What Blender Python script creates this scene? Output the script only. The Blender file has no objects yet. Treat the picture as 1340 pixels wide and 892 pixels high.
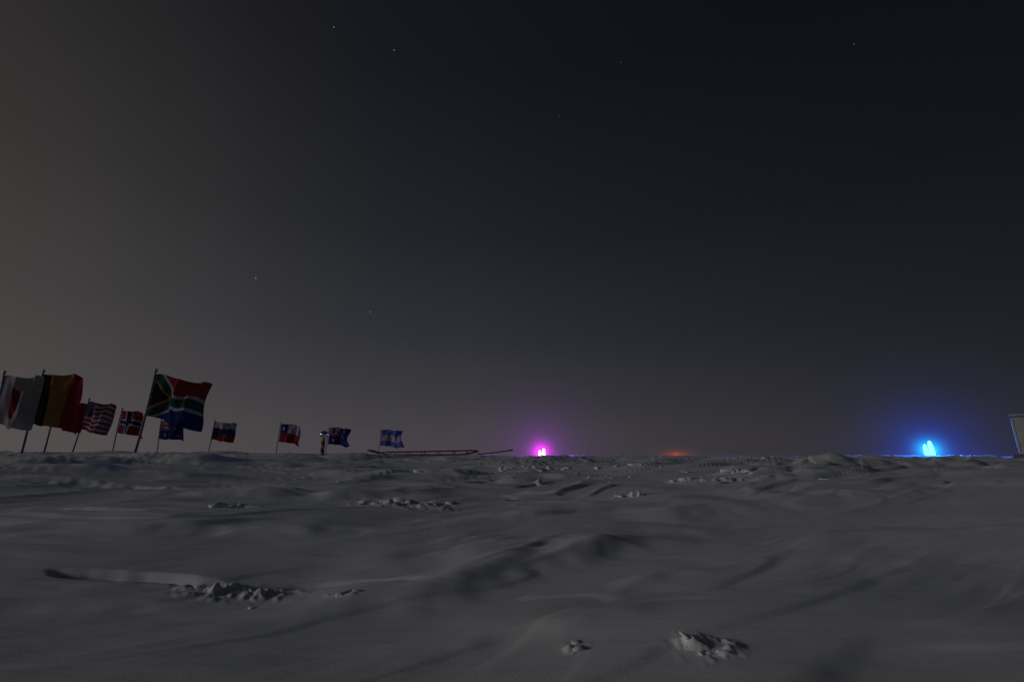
import bpy, math, random
import numpy as np
from mathutils import Vector, Matrix
random.seed(4)
sc = bpy.context.scene
sc.view_settings.view_transform = 'Standard'
sc.view_settings.look = 'None'
sc.view_settings.exposure = 0
EYE = 0.9

# ---------------------------------------------------------------- helpers
def link(o, parent=None):
    sc.collection.objects.link(o)
    if parent: o.parent = parent
    return o
def empty(name, loc=(0,0,0)):
    e = bpy.data.objects.new(name, None); e.location = loc; e.empty_display_size = .2
    return link(e)
def mesh_obj(name, verts, faces, mat=None, parent=None, smooth=True):
    me = bpy.data.meshes.new(name); me.from_pydata([tuple(v) for v in verts], [], faces); me.update()
    if smooth:
        me.polygons.foreach_set('use_smooth', [True]*len(me.polygons))
    if mat: me.materials.append(mat)
    return link(bpy.data.objects.new(name, me), parent)
def tube(name, pts, radii, mat, parent, n=14):
    vs=[];fs=[]
    pts=[Vector(p) for p in pts]
    for i,p in enumerate(pts):
        d=(pts[min(i+1,len(pts)-1)]-pts[max(i-1,0)]).normalized()
        ref=Vector((0,1,0)) if abs(d.y)<.9 else Vector((1,0,0))
        a=d.cross(ref).normalized(); b=d.cross(a)
        for k in range(n):
            t=2*math.pi*k/n
            vs.append(p+(a*math.cos(t)+b*math.sin(t))*radii[i])
    for i in range(len(pts)-1):
        for k in range(n):
            k2=(k+1)%n
            fs.append((i*n+k,i*n+k2,(i+1)*n+k2,(i+1)*n+k))
    fs.append(tuple(range(n))[::-1]); fs.append(tuple((len(pts)-1)*n+k for k in range(n)))
    return mesh_obj(name,vs,fs,mat,parent)
def ball(name, c, r, mat, parent, seg=24, ring=14, sq=(1,1,1)):
    vs=[];fs=[]
    for i in range(ring+1):
        th=math.pi*i/ring
        for k in range(seg):
            ph=2*math.pi*k/seg
            vs.append((c[0]+r*sq[0]*math.sin(th)*math.cos(ph),c[1]+r*sq[1]*math.sin(th)*math.sin(ph),c[2]+r*sq[2]*math.cos(th)))
    for i in range(ring):
        for k in range(seg):
            k2=(k+1)%seg
            fs.append((i*seg+k,(i+1)*seg+k,(i+1)*seg+k2,i*seg+k2))
    return mesh_obj(name,vs,fs,mat,parent)
def box(name, c, s, mat, parent, bev=.01, rot=0):
    import bmesh
    bm=bmesh.new(); bmesh.ops.create_cube(bm,size=1)
    for v in bm.verts: v.co=Vector((v.co.x*s[0],v.co.y*s[1],v.co.z*s[2]))
    if bev: bmesh.ops.bevel(bm,geom=bm.edges[:],offset=bev,segments=2,affect='EDGES')
    me=bpy.data.meshes.new(name); bm.to_mesh(me); bm.free(); me.materials.append(mat)
    o=bpy.data.objects.new(name,me); o.location=c; o.rotation_euler[2]=rot
    return link(o,parent)
def mat(name, col, rough=.6, metal=0, var=.15, scale=20):
    m=bpy.data.materials.new(name); m.use_nodes=True; nt=m.node_tree
    b=nt.nodes['Principled BSDF']; b.inputs['Roughness'].default_value=rough; b.inputs['Metallic'].default_value=metal
    tc=nt.nodes.new('ShaderNodeTexCoord'); n=nt.nodes.new('ShaderNodeTexNoise'); n.inputs['Scale'].default_value=scale; n.inputs['Detail'].default_value=6
    r=nt.nodes.new('ShaderNodeValToRGB')
    r.color_ramp.elements[0].position=.3; r.color_ramp.elements[1].position=.7
    r.color_ramp.elements[0].color=(*[c*(1-var) for c in col],1); r.color_ramp.elements[1].color=(*[min(1,c*(1+var)) for c in col],1)
    nt.links.new(tc.outputs['Object'],n.inputs['Vector']); nt.links.new(n.outputs['Fac'],r.inputs['Fac']); nt.links.new(r.outputs['Color'],b.inputs['Base Color'])
    return m
def emis(name,col,s):
    m=bpy.data.materials.new(name); m.use_nodes=True; nt=m.node_tree; nt.nodes.clear()
    e=nt.nodes.new('ShaderNodeEmission'); e.inputs[0].default_value=(*col,1); e.inputs[1].default_value=s
    o=nt.nodes.new('ShaderNodeOutputMaterial'); nt.links.new(e.outputs[0],o.inputs[0]); return m

# ---------------------------------------------------------------- noise
rng=np.random.RandomState(11)
perm=rng.permutation(256); perm=np.concatenate([perm,perm,perm])
ga=rng.rand(256)*2*np.pi; GX=np.cos(ga); GY=np.sin(ga)
def perlin(x,y):
    x=np.asarray(x,float); y=np.asarray(y,float)
    xi=np.floor(x).astype(int); yi=np.floor(y).astype(int); xf=x-xi; yf=y-yi
    u=xf**3*(xf*(xf*6-15)+10); v=yf**3*(yf*(yf*6-15)+10)
    def g(i,j,dx,dy):
        h=perm[(perm[(xi+i)&255]+((yi+j)&255))]
        return GX[h]*dx+GY[h]*dy
    a=g(0,0,xf,yf); b=g(1,0,xf-1,yf); c=g(0,1,xf,yf-1); d=g(1,1,xf-1,yf-1)
    return 1.4*((a+(b-a)*u)+((c+(d-c)*u)-(a+(b-a)*u))*v)
def fbm(x,y,o=4,g=.5):
    s=0;a=1
    for i in range(o):
        s=s+a*perlin(x*2**i+17.3*i,y*2**i-9.1*i); a*=g
    return s
def sst(a,b,x):
    t=np.clip((x-a)/(b-a),0,1); return t*t*(3-2*t)

# rubble patches: x, y, radius along, radius across, height
RUB=[(-1.70,3.08,.32,.10,.055),(-1.0,2.98,.07,.04,.05),(-1.35,6.1,.50,.22,.10),(-3.1,5.4,.28,.14,.08),
     (.84,2.24,.11,.08,.05),(.27,2.28,.06,.04,.03),(1.9,9.6,.35,.2,.09),(3.5,8.4,.5,.25,.10),(4.4,9.4,.25,.15,.09),
     (1.7,6.6,.3,.06,.03),(.5,8.7,.15,.1,.08)]
PIT=[(-2.42,3.20,.50,.075,.075),(-1.1,3.24,.40,.05,.03),(-5.6,6.6,.9,.22,.07),(-1.7,6.5,.6,.2,.06),(-4.4,4.9,.6,.10,.04)]
# long drift crests: x0,y0,x1,y1,height,gentle width,steep width
CREST=[(-1.2,2.80,1.6,4.6,.15,.8,.20),(-4.4,3.9,-1.0,4.6,.08,.5,.14),(-.5,2.32,.8,2.8,.045,.4,.09),
       (-5,6.2,-.5,7.3,.09,.8,.18),(1.2,5.2,6.5,6.9,.11,.9,.25),(2,7.4,9,9.6,.10,.8,.2),(-4,9.2,2.5,10.3,.12,.9,.25),(6.2,10.4,11,12.0,.22,.9,.2),
       (-9,9.4,-3,11.6,.13,.9,.25),(-1.5,13,6,15,.12,1.3,.3),(-.6,4.8,2.2,6.1,.06,.4,.11),(1.4,3.2,4.2,4.4,.04,.6,.16),(-3.6,2.6,-1.6,3.0,.03,.4,.12),
       (-7.5,7.2,-4.5,8.0,.10,.6,.18),(3.0,11.5,8,13.5,.10,1.0,.25),(-8,13,-2,15,.10,1.0,.3),(-3.2,5.7,-.2,6.5,.04,.3,.09),(.3,3.0,1.9,3.7,.03,.35,.08)]
def height(x,y):
    x=np.asarray(x,float); y=np.asarray(y,float)
    r=np.hypot(x,y)
    base=EYE-.86/(1+(r/9.0)**2.2)-.035
    base=base+.20*sst(7,13,r)*sst(.1,-.7,x/(r+1e-6))*(1-.6*sst(20,60,r))
    t=math.radians(22)
    wx=x+.5*fbm(x/3+5,y/3,2); wy=y+.30*fbm(x/2.5-8,y/2.5+3,2)
    a=wx*math.cos(t)+wy*math.sin(t); b=-wx*math.sin(t)+wy*math.cos(t)
    near=sst(.6,2.5,r)
    far=sst(5,12,r)
    h=.09*fbm(a/6.5,b/2.3+3.3,2)*near
    m=sst(-.25,.35,perlin(x/4.1+2,y/3.3-6))*near
    calm=1-.65*sst(1.2,3.2,x)*(1-sst(5,8,r))
    n1=perlin(a/3.6+7,b/.75)+.05*perlin(a/.8,b/.35)
    h=h+(.038+.035*far)*m*calm*sst(-.04,.20-.06*far,n1)
    n2=perlin(a/2.4-31,b/.48+4)+.06*perlin(a/.5,b/.3+9)
    h=h+(.020+.025*far)*m*calm*sst(.05,.20-.06*far,n2)
    n3=perlin(a/1.6+80,b/.28-14)
    h=h+(.010+.018*far)*sst(-.3,.2,perlin(x/2.7-20,y/2.2+9))*near*calm*sst(.1,.24,n3)
    rd=1-np.abs(perlin(a/4.5+50,b/.9))
    h=h+.045*near*calm*rd**8*sst(-.2,.3,perlin(x/5-3,y/5+8))
    h=h+.013*near*fbm(a/1.4+3,b/.22,3,.5)*sst(-.35,.35,perlin(x/2.1,y/1.7+30))
    h=h+.004*near*perlin(a/.4+3,b/.06)*sst(-.2,.5,perlin(x/1.4+9,y/1.1+30))*(1-far)
    h=h+.10*sst(14,40,r)*fbm(a/16,b/7,3)-.03*sst(60,200,r)
    h=h+.045*sst(8,13,r)*(1-sst(60,120,r))*fbm(a/2.8,b/1.0+77,4,.5)
    cwx=.12*fbm(x/.9+9,y/.9,3); cwy=.09*fbm(x/.9,y/.9+7,3); brk=.8+.5*perlin(x/.8+4,y/.8)
    for (x0,y0,x1,y1,A,wl,wr) in CREST:
        L=math.hypot(x1-x0,y1-y0); dx,dy=(x1-x0)/L,(y1-y0)/L
        px=x+cwx; py=y+cwy
        al=((px-x0)*dx+(py-y0)*dy)/L; s=(px-x0)*dy-(py-y0)*dx
        env=np.exp(-(np.abs(al-.5)*2)**3.0*1.2)
        k=np.where(s<0,np.exp(-(np.abs(s)/wl)**1.3),np.exp(-(s/wr)**2))
        h=h+A*env*k*brk
    lw={}
    for q in (.10,.19): lw[q]=np.maximum(fbm(x/q+1.7,y/q*1.2,3,.5),-.1)
    for (px,py,ra,rb,hh) in RUB:
        d=((x-px)/ra)**2+((y-py)/rb)**2
        k=np.exp(-d**1.3*.7)
        h=h+hh*k*(lw[.10 if py<5 else .19]*.95+.2)
    pn=.55*perlin(x/.38,y/.14)+.25*perlin(x/.13,y/.1)
    for (px,py,ra,rb,hh) in PIT:
        d=((x-px)/ra)**2+((y-py)/rb)**2
        h=h-hh*(1-sst(.15,1.6,d+pn))
    return base+h
def hz(x,y): return float(height(np.array([x]),np.array([y]))[0])

# ---------------------------------------------------------------- snow
def build_ground():
    fine=np.radians(np.arange(-60,60.001,.14))
    coarse=np.radians(np.arange(62,298.5,2.5))
    az=np.concatenate([fine,coarse]); na=len(az)
    r=[.25]
    while r[-1]<6000:
        q=r[-1]
        r.append(q*(1.012 if .9<q<1.9 else 1.0048 if q>=1.9 and q<9 else 1.007 if 9<=q<40 else 1.035))
    r=np.array(r); nr=len(r)
    A,R=np.meshgrid(az,r); X=R*np.sin(A); Y=R*np.cos(A); Z=height(X,Y)
    co=np.stack([X,Y,Z],-1).reshape(-1,3)
    i=np.arange(nr-1)[:,None]; k=np.arange(na)[None,:]; k2=(k+1)%na
    q=np.stack([i*na+k,i*na+k2,(i+1)*na+k2,(i+1)*na+k],-1).reshape(-1,4)[:,::-1]
    cidx=len(co); co=np.vstack([co,[[0,0,hz(0,0)]]])
    tri=np.stack([np.full(na,cidx),(np.arange(na)+1)%na,np.arange(na)],-1)[:,::-1]
    loops=np.concatenate([q.ravel(),tri.ravel()])
    nq=len(q); nt_=len(tri)
    me=bpy.data.meshes.new('snow_ground')
    me.vertices.add(len(co)); me.vertices.foreach_set('co',co.ravel())
    me.loops.add(len(loops)); me.loops.foreach_set('vertex_index',loops)
    me.polygons.add(nq+nt_)
    me.polygons.foreach_set('loop_start',np.concatenate([np.arange(nq)*4,nq*4+np.arange(nt_)*3]))
    me.update(calc_edges=True)
    me.polygons.foreach_set('use_smooth',np.ones(len(me.polygons),bool))
    m=bpy.data.materials.new('wind_packed_snow'); m.use_nodes=True; nt=m.node_tree; L=nt.links
    b=nt.nodes['Principled BSDF']; b.inputs['Roughness'].default_value=.8; b.inputs['Specular IOR Level'].default_value=.2
    g=nt.nodes.new('ShaderNodeNewGeometry')
    n=nt.nodes.new('ShaderNodeTexNoise'); n.inputs['Scale'].default_value=1.1; n.inputs['Detail'].default_value=8
    rp=nt.nodes.new('ShaderNodeValToRGB'); rp.color_ramp.elements[0].position=.3; rp.color_ramp.elements[1].position=.7
    rp.color_ramp.elements[0].color=(.74,.76,.785,1); rp.color_ramp.elements[1].color=(.88,.89,.905,1)
    mp0=nt.nodes.new('ShaderNodeMapping'); mp0.inputs['Rotation'].default_value=(0,0,math.radians(-22)); mp0.inputs['Scale'].default_value=(.4,1.3,1)
    L.new(g.outputs['Position'],mp0.inputs['Vector'])
    L.new(mp0.outputs[0],n.inputs['Vector']); L.new(n.outputs['Fac'],rp.inputs['Fac']); L.new(rp.outputs['Color'],b.inputs['Base Color'])
    n2=nt.nodes.new('ShaderNodeTexNoise'); n2.inputs['Scale'].default_value=140; n2.inputs['Detail'].default_value=5
    n3=nt.nodes.new('ShaderNodeTexNoise'); n3.inputs['Scale'].default_value=8; n3.inputs['Detail'].default_value=6
    mp=nt.nodes.new('ShaderNodeMapping'); mp.inputs['Rotation'].default_value=(0,0,math.radians(-22)); mp.inputs['Scale'].default_value=(.25,1.3,1)
    L.new(g.outputs['Position'],mp.inputs['Vector']); L.new(mp.outputs[0],n3.inputs['Vector'])
    L.new(g.outputs['Position'],n2.inputs['Vector'])
    b1=nt.nodes.new('ShaderNodeBump'); b1.inputs['Strength'].default_value=.6; b1.inputs['Distance'].default_value=.003
    b2=nt.nodes.new('ShaderNodeBump'); b2.inputs['Strength'].default_value=.45; b2.inputs['Distance'].default_value=.015
    L.new(n2.outputs['Fac'],b1.inputs['Height']); L.new(n3.outputs['Fac'],b2.inputs['Height']); L.new(b2.outputs[0],b1.inputs['Normal']); L.new(b1.outputs[0],b.inputs['Normal'])
    me.materials.append(m)
    link(bpy.data.objects.new('snow_ground',me)); return m
snow=build_ground()

# loose snow blocks : one object
def build_chunks():
    import bmesh
    bm=bmesh.new()
    def chunk(x,y,s):
        z=hz(x,y)-s*.08
        res=bmesh.ops.create_icosphere(bm,subdivisions=2,radius=1)
        ox,oy=random.random()*50,random.random()*50
        rot=Matrix.Rotation(random.random()*6.28,3,'Z')@Matrix.Rotation(random.uniform(-.5,.5),3,'X')
        sx,sy,sz=s*random.uniform(.7,1.7),s*random.uniform(.45,1),s*random.uniform(.3,.55)
        vs_=res['verts']
        P=np.array([v.co[:] for v in vs_]); P=np.sign(P)*np.abs(P)**.55
        F=1+.6*perlin(P[:,0]*1.3+ox,P[:,1]*1.3+P[:,2]*1.1+oy)
        for v,c,f in zip(vs_,P,F):
            v.co=rot@Vector((c[0]*sx*f,c[1]*sy*f,c[2]*sz*f))+Vector((x,y,z))
    for (px,py,ra,rb,hh) in RUB:
        for i in range(int(4+ra*26)):
            x=random.gauss(px,ra*.6); y=random.gauss(py,rb*.65)
            sz=random.choice([.007,.010,.013,.018,.026,.036])*(1 if py>2.5 else .7)
            chunk(x,y,sz*(1 if py<5 else 2.1))
    for i in range(60):
        y=random.uniform(7.5,28); x=random.uniform(-.9,1.0)*y
        if random.random()<.6: x=abs(x)
        chunk(x,y,random.uniform(.02,.08))
    for i in range(8):
        cx_=random.uniform(-.1,.8); cy=random.uniform(9,20)
        for k in range(7):
            chunk(cx_*cy+random.gauss(0,.4),cy+random.gauss(0,.15),random.uniform(.03,.10))
    me=bpy.data.meshes.new('snow_chunks'); bm.to_mesh(me); bm.free()
    me.polygons.foreach_set('use_smooth',[True]*len(me.polygons))
    me.materials.append(snow); link(bpy.data.objects.new('snow_chunks',me))
build_chunks()

# ---------------------------------------------------------------- flags
pole_mat=mat('weathered_pole',(.10,.09,.08),.5,0,.3)
metal=mat('aluminium',(.35,.35,.36),.35,.8,.1)
cm=bpy.data.materials.new('flag_cloth'); cm.use_nodes=True
nt=cm.node_tree; nt.nodes.clear()
at=nt.nodes.new('ShaderNodeAttribute'); at.attribute_name='dye'
dn=nt.nodes.new('ShaderNodeBsdfDiffuse'); tn=nt.nodes.new('ShaderNodeBsdfTranslucent'); mx=nt.nodes.new('ShaderNodeMixShader'); mx.inputs[0].default_value=.3
tc=nt.nodes.new('ShaderNodeTexCoord'); wn=nt.nodes.new('ShaderNodeTexNoise'); wn.inputs['Scale'].default_value=5; wn.inputs['Detail'].default_value=6
mr=nt.nodes.new('ShaderNodeMapRange'); mr.inputs['To Min'].default_value=.35; mr.inputs['To Max'].default_value=.8
mm=nt.nodes.new('ShaderNodeVectorMath'); mm.operation='SCALE'
nt.links.new(tc.outputs['Object'],wn.inputs['Vector']); nt.links.new(wn.outputs['Fac'],mr.inputs['Value'])
nt.links.new(at.outputs['Color'],mm.inputs[0]); nt.links.new(mr.outputs[0],mm.inputs['Scale'])
nt.links.new(mm.outputs[0],dn.inputs[0]); nt.links.new(mm.outputs[0],tn.inputs[0])
o=nt.nodes.new('ShaderNodeOutputMaterial'); nt.links.new(dn.outputs[0],mx.inputs[1]); nt.links.new(tn.outputs[0],mx.inputs[2]); nt.links.new(mx.outputs[0],o.inputs[0])

W=(.62,.62,.62);R_=(.38,.055,.05);B=(.04,.055,.20);K=(.025,.025,.025);Yl=(.44,.30,.07);G=(.03,.13,.075);LB=(.14,.25,.52)
def japan(s,t): return R_ if ((s-.5)*1.5)**2+(t-.5)**2<.09 else W
def belgium(s,t): return K if s<.333 else Yl if s<.667 else R_
def france(s,t): return B if s<.333 else W if s<.667 else R_
def usa(s,t):
    if s<.4 and t<.54:
        return W if (int(s*28)%2==0 and int(t*20)%2==1 and (s*28)%1>.3 and (t*20)%1>.3) else B
    return R_ if int(t*13)%2==0 else W
def norway(s,t):
    if abs(s-.36)<.05 or abs(t-.5)<.07: return B
    if abs(s-.36)<.10 or abs(t-.5)<.14: return W
    return R_
def sa(s,t):
    d=abs(t-.5)
    arm=.5-s*1.05
    if s<.48: e=d-max(arm,0)
    else: e=d
    if s<.43 and d<arm-.11:
        return Yl if d>arm-.17 else K
    if abs(e)<.10: return G
    if abs(e)<.165 and d>max(arm,0): return W
    if d<arm: return G
    return R_ if t<.5 else B
def union(s,t):
    if abs(s-.5)<.07 or abs(t-.5)<.1: return R_
    if abs(s-.5)<.12 or abs(t-.5)<.17: return W
    if abs(abs(s-.5)-abs(t-.5))<.04: return R_
    if abs(abs(s-.5)-abs(t-.5))<.1: return W
    return B
def ensign(s,t):
    if s<.5 and t<.5: return union(s*2,t*2)
    for (a,b,r) in [(.25,.75,.07),(.75,.2,.045),(.75,.8,.045),(.65,.45,.04),(.86,.4,.04),(.8,.55,.025)]:
        if ((s-a)*1.6)**2+(t-b)**2<r*r: return W
    return B
def russia(s,t): return W if t<.333 else B if t<.667 else R_
def chile(s,t):
    if t>.5: return R_
    if s<.333: return W if ((s-.167)*1.5)**2+(t-.25)**2<.007 else B
    return W
def argentina(s,t):
    if ((s-.5)*1.5)**2+(t-.5)**2<.006: return Yl
    return W if .333<t<.667 else LB

def flag(name,X,Y,lean,H,w,h,fn,droop=.2,ph=0,amp=.12,rad=.032,fly=(1,-.1)):
    z0=hz(X,Y)-.25; top=Vector((X+lean[0],Y+lean[1],EYE+H)); foot=Vector((X,Y,z0))
    e=empty(name,(X,Y,z0)); M=Vector((X,Y,z0))
    d=(top-foot).normalized()
    pts=[foot+(top-foot)*i/10-M+Vector((.03*math.sin(i*.1*math.pi+ph),.02*math.sin(i*.2+ph),0))-Vector((.03*math.sin(ph),.02*math.sin(ph),0)) for i in range(11)]
    tube('pole',pts,[rad*(1-.35*i/10) for i in range(11)],pole_mat,e)
    ball('finial',pts[-1]+d*.03,rad*1.5,metal,e,12,8)
    nx,ny=90,60
    f=Vector((fly[0],fly[1],0)).normalized()
    perp=Vector((-f.y,f.x,0))
    vs=[]
    hoist=pts[-1]-d*.07
    for j in range(ny+1):
        t=j/ny
        for i in range(nx+1):
            s=i/nx
            env=s**.7
            wv=amp*env*math.sin(2*math.pi*(1.25*s-.18*t)+ph)+.45*amp*env*math.sin(2*math.pi*(2.9*s+.5*t)+ph*2)+.15*amp*env*math.sin(2*math.pi*(5.1*s-.9*t)+ph*3)
            zz=-droop*h*(s**1.3)+.05*h*env*math.sin(2*math.pi*(1.1*s)+ph+1.2)-.10*h*s*(t-.5)+.035*h*s*math.sin(2*math.pi*(2.3*s+.6*t)+ph*2)
            x=w*(s-.07*s*math.sin(5*t+ph))
            p=hoist-d*(t*h)+f*(x+rad)+perp*wv+Vector((0,0,zz))
            p-=f*(.14*w*s*t*math.sin(2.5*t+ph*.5))
            vs.append(p)
    fs=[];cols=[]
    for j in range(ny):
        for i in range(nx):
            a=j*(nx+1)+i; fs.append((a,a+1,a+nx+2,a+nx+1))
            c=fn((i+.5)/nx,(j+.5)/ny)
            if i<2: c=(.35,.35,.33)
            cols+= [*c,1]*4
    c=mesh_obj('cloth',vs,fs,cm,e)
    ca=c.data.color_attributes.new('dye','FLOAT_COLOR','CORNER'); ca.data.foreach_set('color',cols)
    for q in (.0,.5,1):
        p=hoist-d*(q*h*.98+.01)
        ball('lashing',p+f*rad*.5,rad*1.25,metal,e,10,6,(1,1,.5))
    return e
flag('japanese_flag',-15.15,13.5,(-.08,0),2.43,1.20,1.42,japan,.14,.6,.15)
flag('belgian_flag',-14.65,14.0,(.12,0),2.55,1.50,1.50,belgium,.14,2.1,.17)
flag('french_flag',-17.0,17.0,(.0,0),2.10,1.1,.95,france,.25,.3,.2)
flag('american_flag',-18.8,20.0,(.30,0),2.41,1.30,1.20,usa,.24,1.0,.16)
flag('norwegian_flag',-19.6,23.0,(.07,0),2.31,1.35,1.10,norway,.20,2.7,.16)
flag('south_african_flag',-10.65,13.2,(.17,0),2.42,1.70,1.22,sa,.36,.2,.2,.036)
flag('australian_flag',-22.7,30.0,(-.07,0),2.32,1.65,1.15,ensign,.05,1.9,.17)
flag('russian_flag',-19.8,30.5,(.18,0),2.31,1.55,1.15,russia,.20,.9,.17)
flag('chilean_flag',-16.6,33.0,(.07,0),2.34,1.55,1.25,chile,.18,3.3,.17)
flag('new_zealand_flag',-14.7,37.0,(.0,0),2.32,1.7,1.3,ensign,.12,4.4,.17)
flag('argentine_flag',-11.4,40.0,(.04,0),2.31,1.85,1.35,argentina,.10,5.2,.17)

# ---------------------------------------------------------------- striped ceremonial pole with mirror ball
def barber():
    X,Y=-8.1,20.0; z0=hz(X,Y); e=empty('ceremonial_south_pole_marker',(X,Y,z0))
    Ht=EYE+.76-z0
    n,mr_=32,90; vs=[];fs=[];cols=[]
    for j in range(mr_+1):
        for k in range(n):
            t=2*math.pi*k/n; vs.append((.08*math.cos(t),.08*math.sin(t),-.3+(Ht+.3)*j/mr_))
    for j in range(mr_):
        for k in range(n):
            k2=(k+1)%n; fs.append((j*n+k,j*n+k2,(j+1)*n+k2,(j+1)*n+k))
            cols+=[*(R_ if ((k/n+j/mr_*3.2)%1)<.45 else W),1]*4
    c=mesh_obj('striped_post',vs,fs,cm,e); ca=c.data.color_attributes.new('dye','FLOAT_COLOR','CORNER'); ca.data.foreach_set('color',cols)
    ball('mirror_ball',(0,0,Ht+.15),.175,mat('mirror',(.85,.85,.85),.12,1,.02),e,40,24)
    tube('collar',[(0,0,Ht-.05),(0,0,Ht+.02)],[.095,.095],metal,e)
barber()

# ---------------------------------------------------------------- low wooden sled with drawbar
def sled():
    wood=mat('red_painted_wood',(.25,.04,.03),.6,0,.4,14)
    dark=mat('old_wood',(.12,.05,.035),.7,0,.3,14)
    Y=20.0; X0=-6.1; X1=-1.45; cx=(X0+X1)/2; z0=EYE+.10
    e=empty('wooden_sled',(cx,Y,z0)); L=(X1-X0)
    def prof(s):
        a=max(0,(.2-s)/.2); b=max(0,(s-.85)/.15)
        return -.03*math.sin(math.pi*s)+.17*a**1.6+.13*b**1.6
    for sy,nm in ((-.32,'runner'),(.32,'runner_far')):
        pts=[(-L/2+L*i/40,sy,prof(i/40)) for i in range(41)]
        tube(nm,pts,[.03]*41,wood,e,8)
        pts=[(-L/2+L*(.14+.85*i/20),sy,.085+.07*(i/20)**1.5) for i in range(21)]
        tube('rail',pts,[.02]*21,dark,e,8)
        for s in (.22,.36,.5,.64,.78,.9):
            tube('stanchion',[(-L/2+L*s,sy,prof(s)),(-L/2+L*s,sy,.09+.07*((s-.14)/.85)**1.5)],[.018,.018],dark,e,8)
    for i in range(24):
        s=.2+.74*i/23
        box('slat',(-L/2+L*s,0,.108+.07*((s-.14)/.85)**1.5),(.07,.68,.018),dark,e,.004)
    tube('cross_bar',[(-L/2+.03,-.34,.165),(-L/2+.03,.34,.165)],[.025,.025],wood,e,8)
    tube('drawbar',[(L/2-.05,0,.0),(L/2+.5,0,.04),(L/2+1.0,0,.11),(L/2+1.4,0,.15)],[.024,.024,.026,.026],wood,e,8)
    tube('drawbar_handle',[(L/2+1.2,-.2,.14),(L/2+1.46,0,.17),(L/2+1.2,.2,.14)],[.03,.035,.03],wood,e,8)
sled()

# ---------------------------------------------------------------- LED marker lamps
def volume_glow(name,parent,c,R,col,k,core,flat=1,pw=2.0):  # self-lit volume imitating lamp light scattered in haze; nothing scatters here
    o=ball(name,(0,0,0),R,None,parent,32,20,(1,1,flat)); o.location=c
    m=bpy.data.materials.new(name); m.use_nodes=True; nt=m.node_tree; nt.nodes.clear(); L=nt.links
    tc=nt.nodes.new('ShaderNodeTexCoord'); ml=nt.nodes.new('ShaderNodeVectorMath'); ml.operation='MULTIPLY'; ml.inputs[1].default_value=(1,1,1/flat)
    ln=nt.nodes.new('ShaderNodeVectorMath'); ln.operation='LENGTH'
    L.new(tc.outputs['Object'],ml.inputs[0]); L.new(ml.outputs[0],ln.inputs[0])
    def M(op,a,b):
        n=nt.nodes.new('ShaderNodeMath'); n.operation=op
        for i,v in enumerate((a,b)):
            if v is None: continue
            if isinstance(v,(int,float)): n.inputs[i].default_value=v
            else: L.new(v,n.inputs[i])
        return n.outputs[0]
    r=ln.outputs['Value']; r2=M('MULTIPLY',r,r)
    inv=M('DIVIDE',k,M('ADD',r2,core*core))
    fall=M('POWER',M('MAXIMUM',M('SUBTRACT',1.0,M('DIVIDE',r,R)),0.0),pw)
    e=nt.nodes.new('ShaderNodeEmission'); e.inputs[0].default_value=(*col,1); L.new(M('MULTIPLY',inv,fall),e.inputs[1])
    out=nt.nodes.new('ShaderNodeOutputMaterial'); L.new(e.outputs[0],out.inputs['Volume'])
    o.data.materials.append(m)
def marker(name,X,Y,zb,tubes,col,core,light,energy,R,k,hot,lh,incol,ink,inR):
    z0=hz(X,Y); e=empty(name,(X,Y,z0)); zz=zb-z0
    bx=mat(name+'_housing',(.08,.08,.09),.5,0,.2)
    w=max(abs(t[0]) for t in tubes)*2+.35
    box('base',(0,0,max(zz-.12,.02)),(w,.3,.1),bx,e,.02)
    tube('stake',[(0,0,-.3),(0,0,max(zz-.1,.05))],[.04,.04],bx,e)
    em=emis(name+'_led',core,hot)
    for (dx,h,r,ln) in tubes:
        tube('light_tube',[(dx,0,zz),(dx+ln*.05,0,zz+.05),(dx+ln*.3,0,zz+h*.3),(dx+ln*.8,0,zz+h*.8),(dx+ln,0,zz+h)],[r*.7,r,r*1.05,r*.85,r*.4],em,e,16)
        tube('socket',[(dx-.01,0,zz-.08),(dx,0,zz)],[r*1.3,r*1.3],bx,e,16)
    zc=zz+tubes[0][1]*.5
    volume_glow('emissive_halo',e,(0,0,zc),R,col,k,.22)  # painted halo: emission fading outward from the lamp
    volume_glow('emissive_inner_halo',e,(0,0,zc+.02),inR,incol,ink,.22)  # smaller painted halo, gives the brighter core colour
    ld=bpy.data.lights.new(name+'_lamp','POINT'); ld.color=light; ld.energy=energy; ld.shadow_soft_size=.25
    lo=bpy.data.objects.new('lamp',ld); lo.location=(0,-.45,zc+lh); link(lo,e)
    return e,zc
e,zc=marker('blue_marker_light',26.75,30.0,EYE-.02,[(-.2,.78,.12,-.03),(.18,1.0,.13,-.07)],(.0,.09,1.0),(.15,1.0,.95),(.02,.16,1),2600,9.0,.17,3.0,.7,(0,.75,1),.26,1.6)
volume_glow('emissive_haze_band',e,(0,0,zc-.2),16,(.01,.12,1),.020,1.2,.12,1.3)  # flattened emission added to imitate blue haze along the horizon
e,zc=marker('purple_marker_light',2.8,45.0,EYE+.10,[(-.14,.5,.14,0),(.24,.66,.16,0)],(.40,.03,.75),(1.0,.55,1.0),(.55,.08,1),2200,13.0,.17,3.5,.9,(1,.0,.8),.42,2.2)
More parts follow.
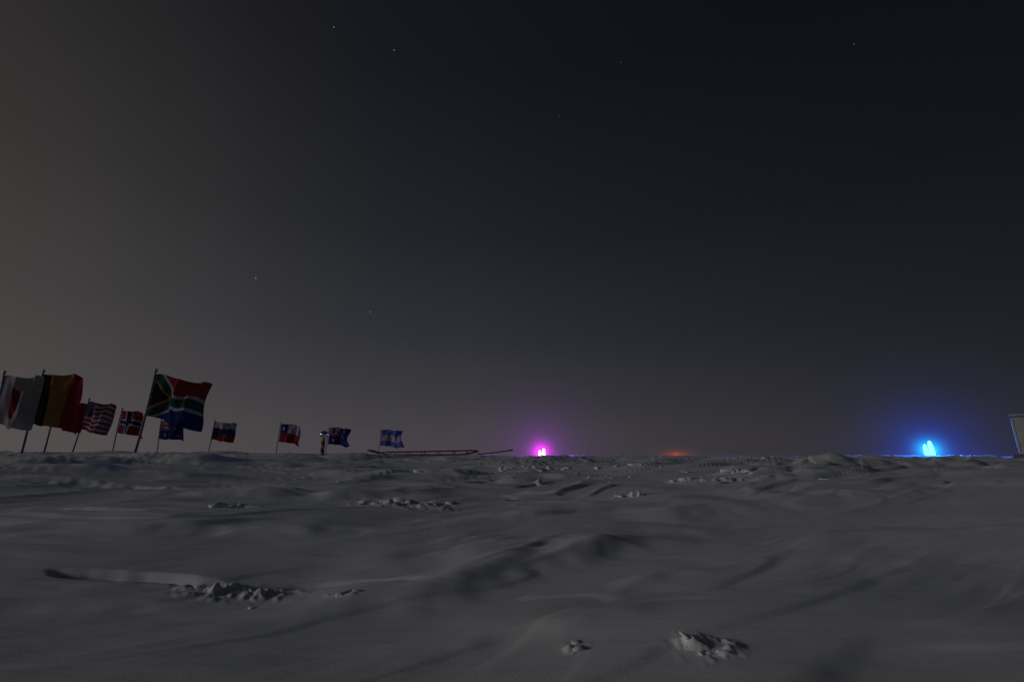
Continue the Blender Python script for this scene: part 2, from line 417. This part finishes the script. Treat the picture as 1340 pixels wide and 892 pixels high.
def redl():
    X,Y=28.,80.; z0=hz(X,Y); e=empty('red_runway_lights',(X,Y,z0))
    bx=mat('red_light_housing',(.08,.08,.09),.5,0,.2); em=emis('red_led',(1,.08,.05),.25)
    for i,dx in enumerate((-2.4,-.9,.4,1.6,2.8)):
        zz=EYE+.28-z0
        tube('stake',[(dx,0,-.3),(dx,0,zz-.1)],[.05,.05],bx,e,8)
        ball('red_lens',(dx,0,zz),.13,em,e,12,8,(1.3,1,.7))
    volume_glow('emissive_halo',e,(0,0,EYE+.4-z0),7,(1,.08,.04),.12,.8,.3)  # emission imitating the soft red glow around the lamps
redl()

# ---------------------------------------------------------------- pale hut at right
def hut():
    wall=mat('pale_panel',(.30,.30,.30),.6,0,.15,3); dark=mat('hut_dark',(.06,.06,.06),.5)
    X,Y=22.25,19.2; z0=hz(X,Y); e=empty('white_hut',(X,Y,z0)); e.rotation_euler[2]=-math.radians(47)
    h=EYE+1.72-z0
    box('skid',(0,-.7,.05),(2.4,.15,.2),dark,e,.03); box('skid_far',(0,.7,.05),(2.4,.15,.2),dark,e,.03)
    box('walls',(0,0,.15+(h-.25)/2),(2.0,1.7,h-.3),wall,e,.03)
    box('roof',(0,0,h-.04),(2.06,1.76,.08),wall,e,.03)
    for i in range(5): box('panel_batten',(-.95+i*.475,-.865,.15+(h-.25)/2),(.04,.03,h-.5),wall,e,.006)
    box('door',(.35,-.87,1.0),(.42,.04,1.4),dark,e,.01)
    box('window',(-.25,-.87,1.35),(.28,.04,.3),dark,e,.01)
hut()

# ---------------------------------------------------------------- stars (one object)
def stars():
    vs=[];fs=[]
    def add(d,s):
        D=4500; d=Vector(d).normalized(); c=d*D
        a=d.cross(Vector((0,0,1))).normalized()*s; b=d.cross(a).normalized()*s; n=d*s
        i=len(vs); vs.extend([c+a,c-a,c+b,c-b,c+n,c-n])
        for f in ((0,2,4),(2,1,4),(1,3,4),(3,0,4),(2,0,5),(1,2,5),(3,1,5),(0,3,5)): fs.append(tuple(i+k for k in f))
    def dr(u,v): return (u,576.7-.246*v,146.4+.969*v)
    for (u,v,s) in [(-233,410,5.5),(-154,380,5.5),(-185,38,5.5),(-335,82,6.5),(142,364,3),(447,388,3),(62,293,2.4)]:
        add(dr(u,v),s)
    r=random.Random(5)
    for i in range(30):
        th=r.uniform(0,6.28); z=r.uniform(.12,.95); q=math.sqrt(1-z*z); add((q*math.cos(th),q*math.sin(th),z),r.uniform(.8,1.5))
    mesh_obj('stars',vs,fs,emis('starlight',(.8,.88,1),.22),None,False)
stars()

# ---------------------------------------------------------------- night sky
w=bpy.data.worlds.new('World'); sc.world=w; w.use_nodes=True; nt=w.node_tree; nt.nodes.clear(); L=nt.links
tc=nt.nodes.new('ShaderNodeTexCoord'); nm=nt.nodes.new('ShaderNodeVectorMath'); nm.operation='NORMALIZE'
L.new(tc.outputs['Generated'],nm.inputs[0]); sp=nt.nodes.new('ShaderNodeSeparateXYZ'); L.new(nm.outputs[0],sp.inputs[0])
rp=nt.nodes.new('ShaderNodeValToRGB'); cr=rp.color_ramp
def s2l(c): return tuple(((k/255+.055)/1.055)**2.4 if k>10 else k/255/12.92 for k in c)
stops=[(0,(71,67,71)),(.05,(68,65,69)),(.12,(59,58,63)),(.25,(45,47,53)),(.45,(31,34,40)),(.7,(21,23,29)),(1,(16,17,22))]
cr.elements[0].position=0; cr.elements[0].color=(*s2l(stops[0][1]),1); cr.elements[1].position=1; cr.elements[1].color=(*s2l(stops[-1][1]),1)
for p,c in stops[1:-1]:
    e=cr.elements.new(p); e.color=(*s2l(c),1)
L.new(sp.outputs['Z'],rp.inputs['Fac'])
mrx=nt.nodes.new('ShaderNodeMapRange'); mrx.data_type='FLOAT_VECTOR'
mrx.inputs[7].default_value=(-.1,-.1,-.1); mrx.inputs[8].default_value=(.85,.85,.85)
mrx.inputs[9].default_value=(1,1,1); mrx.inputs[10].default_value=(.34,.37,.43)
cx=nt.nodes.new('ShaderNodeCombineXYZ')
for i in range(3): L.new(sp.outputs['X'],cx.inputs[i])
L.new(cx.outputs[0],mrx.inputs[6])
v1=nt.nodes.new('ShaderNodeVectorMath'); v1.operation='MULTIPLY'; L.new(rp.outputs[0],v1.inputs[0]); L.new(mrx.outputs[1],v1.inputs[1])
dt=nt.nodes.new('ShaderNodeVectorMath'); dt.operation='DOT_PRODUCT'; L.new(nm.outputs[0],dt.inputs[0]); dt.inputs[1].default_value=Vector((-.93,.42,.16)).normalized()
mx0=nt.nodes.new('ShaderNodeMath'); mx0.operation='MAXIMUM'; mx0.inputs[1].default_value=0; L.new(dt.outputs['Value'],mx0.inputs[0])
pw=nt.nodes.new('ShaderNodeMath'); pw.operation='POWER'; pw.inputs[1].default_value=6; L.new(mx0.outputs[0],pw.inputs[0])
gl=nt.nodes.new('ShaderNodeVectorMath'); gl.operation='SCALE'; gl.inputs[0].default_value=(.036,.028,.018); L.new(pw.outputs[0],gl.inputs['Scale'])
ad=nt.nodes.new('ShaderNodeVectorMath'); L.new(v1.outputs[0],ad.inputs[0]); L.new(gl.outputs[0],ad.inputs[1])
bg=nt.nodes.new('ShaderNodeBackground'); L.new(ad.outputs[0],bg.inputs[0]); bg.inputs[1].default_value=1
ow=nt.nodes.new('ShaderNodeOutputWorld'); L.new(bg.outputs[0],ow.inputs[0])

# low moon, from behind on the left, softened by ice haze
sd=bpy.data.lights.new('moon','SUN'); sd.energy=.46; sd.angle=math.radians(9); sd.color=(1,.98,.95)
so=bpy.data.objects.new('moon',sd)
elev,azm=math.radians(13),math.radians(250)
dirv=Vector((math.sin(azm)*math.cos(elev),math.cos(azm)*math.cos(elev),math.sin(elev)))
so.rotation_euler=dirv.to_track_quat('Z','Y').to_euler(); link(so)

# ---------------------------------------------------------------- camera
cd=bpy.data.cameras.new('camera'); cd.lens=16; cd.sensor_width=36; cd.clip_start=.05; cd.clip_end=20000
co=bpy.data.objects.new('camera',cd); co.location=(0,0,EYE); co.rotation_euler=(math.radians(90+14.24),0,0); link(co); sc.camera=co
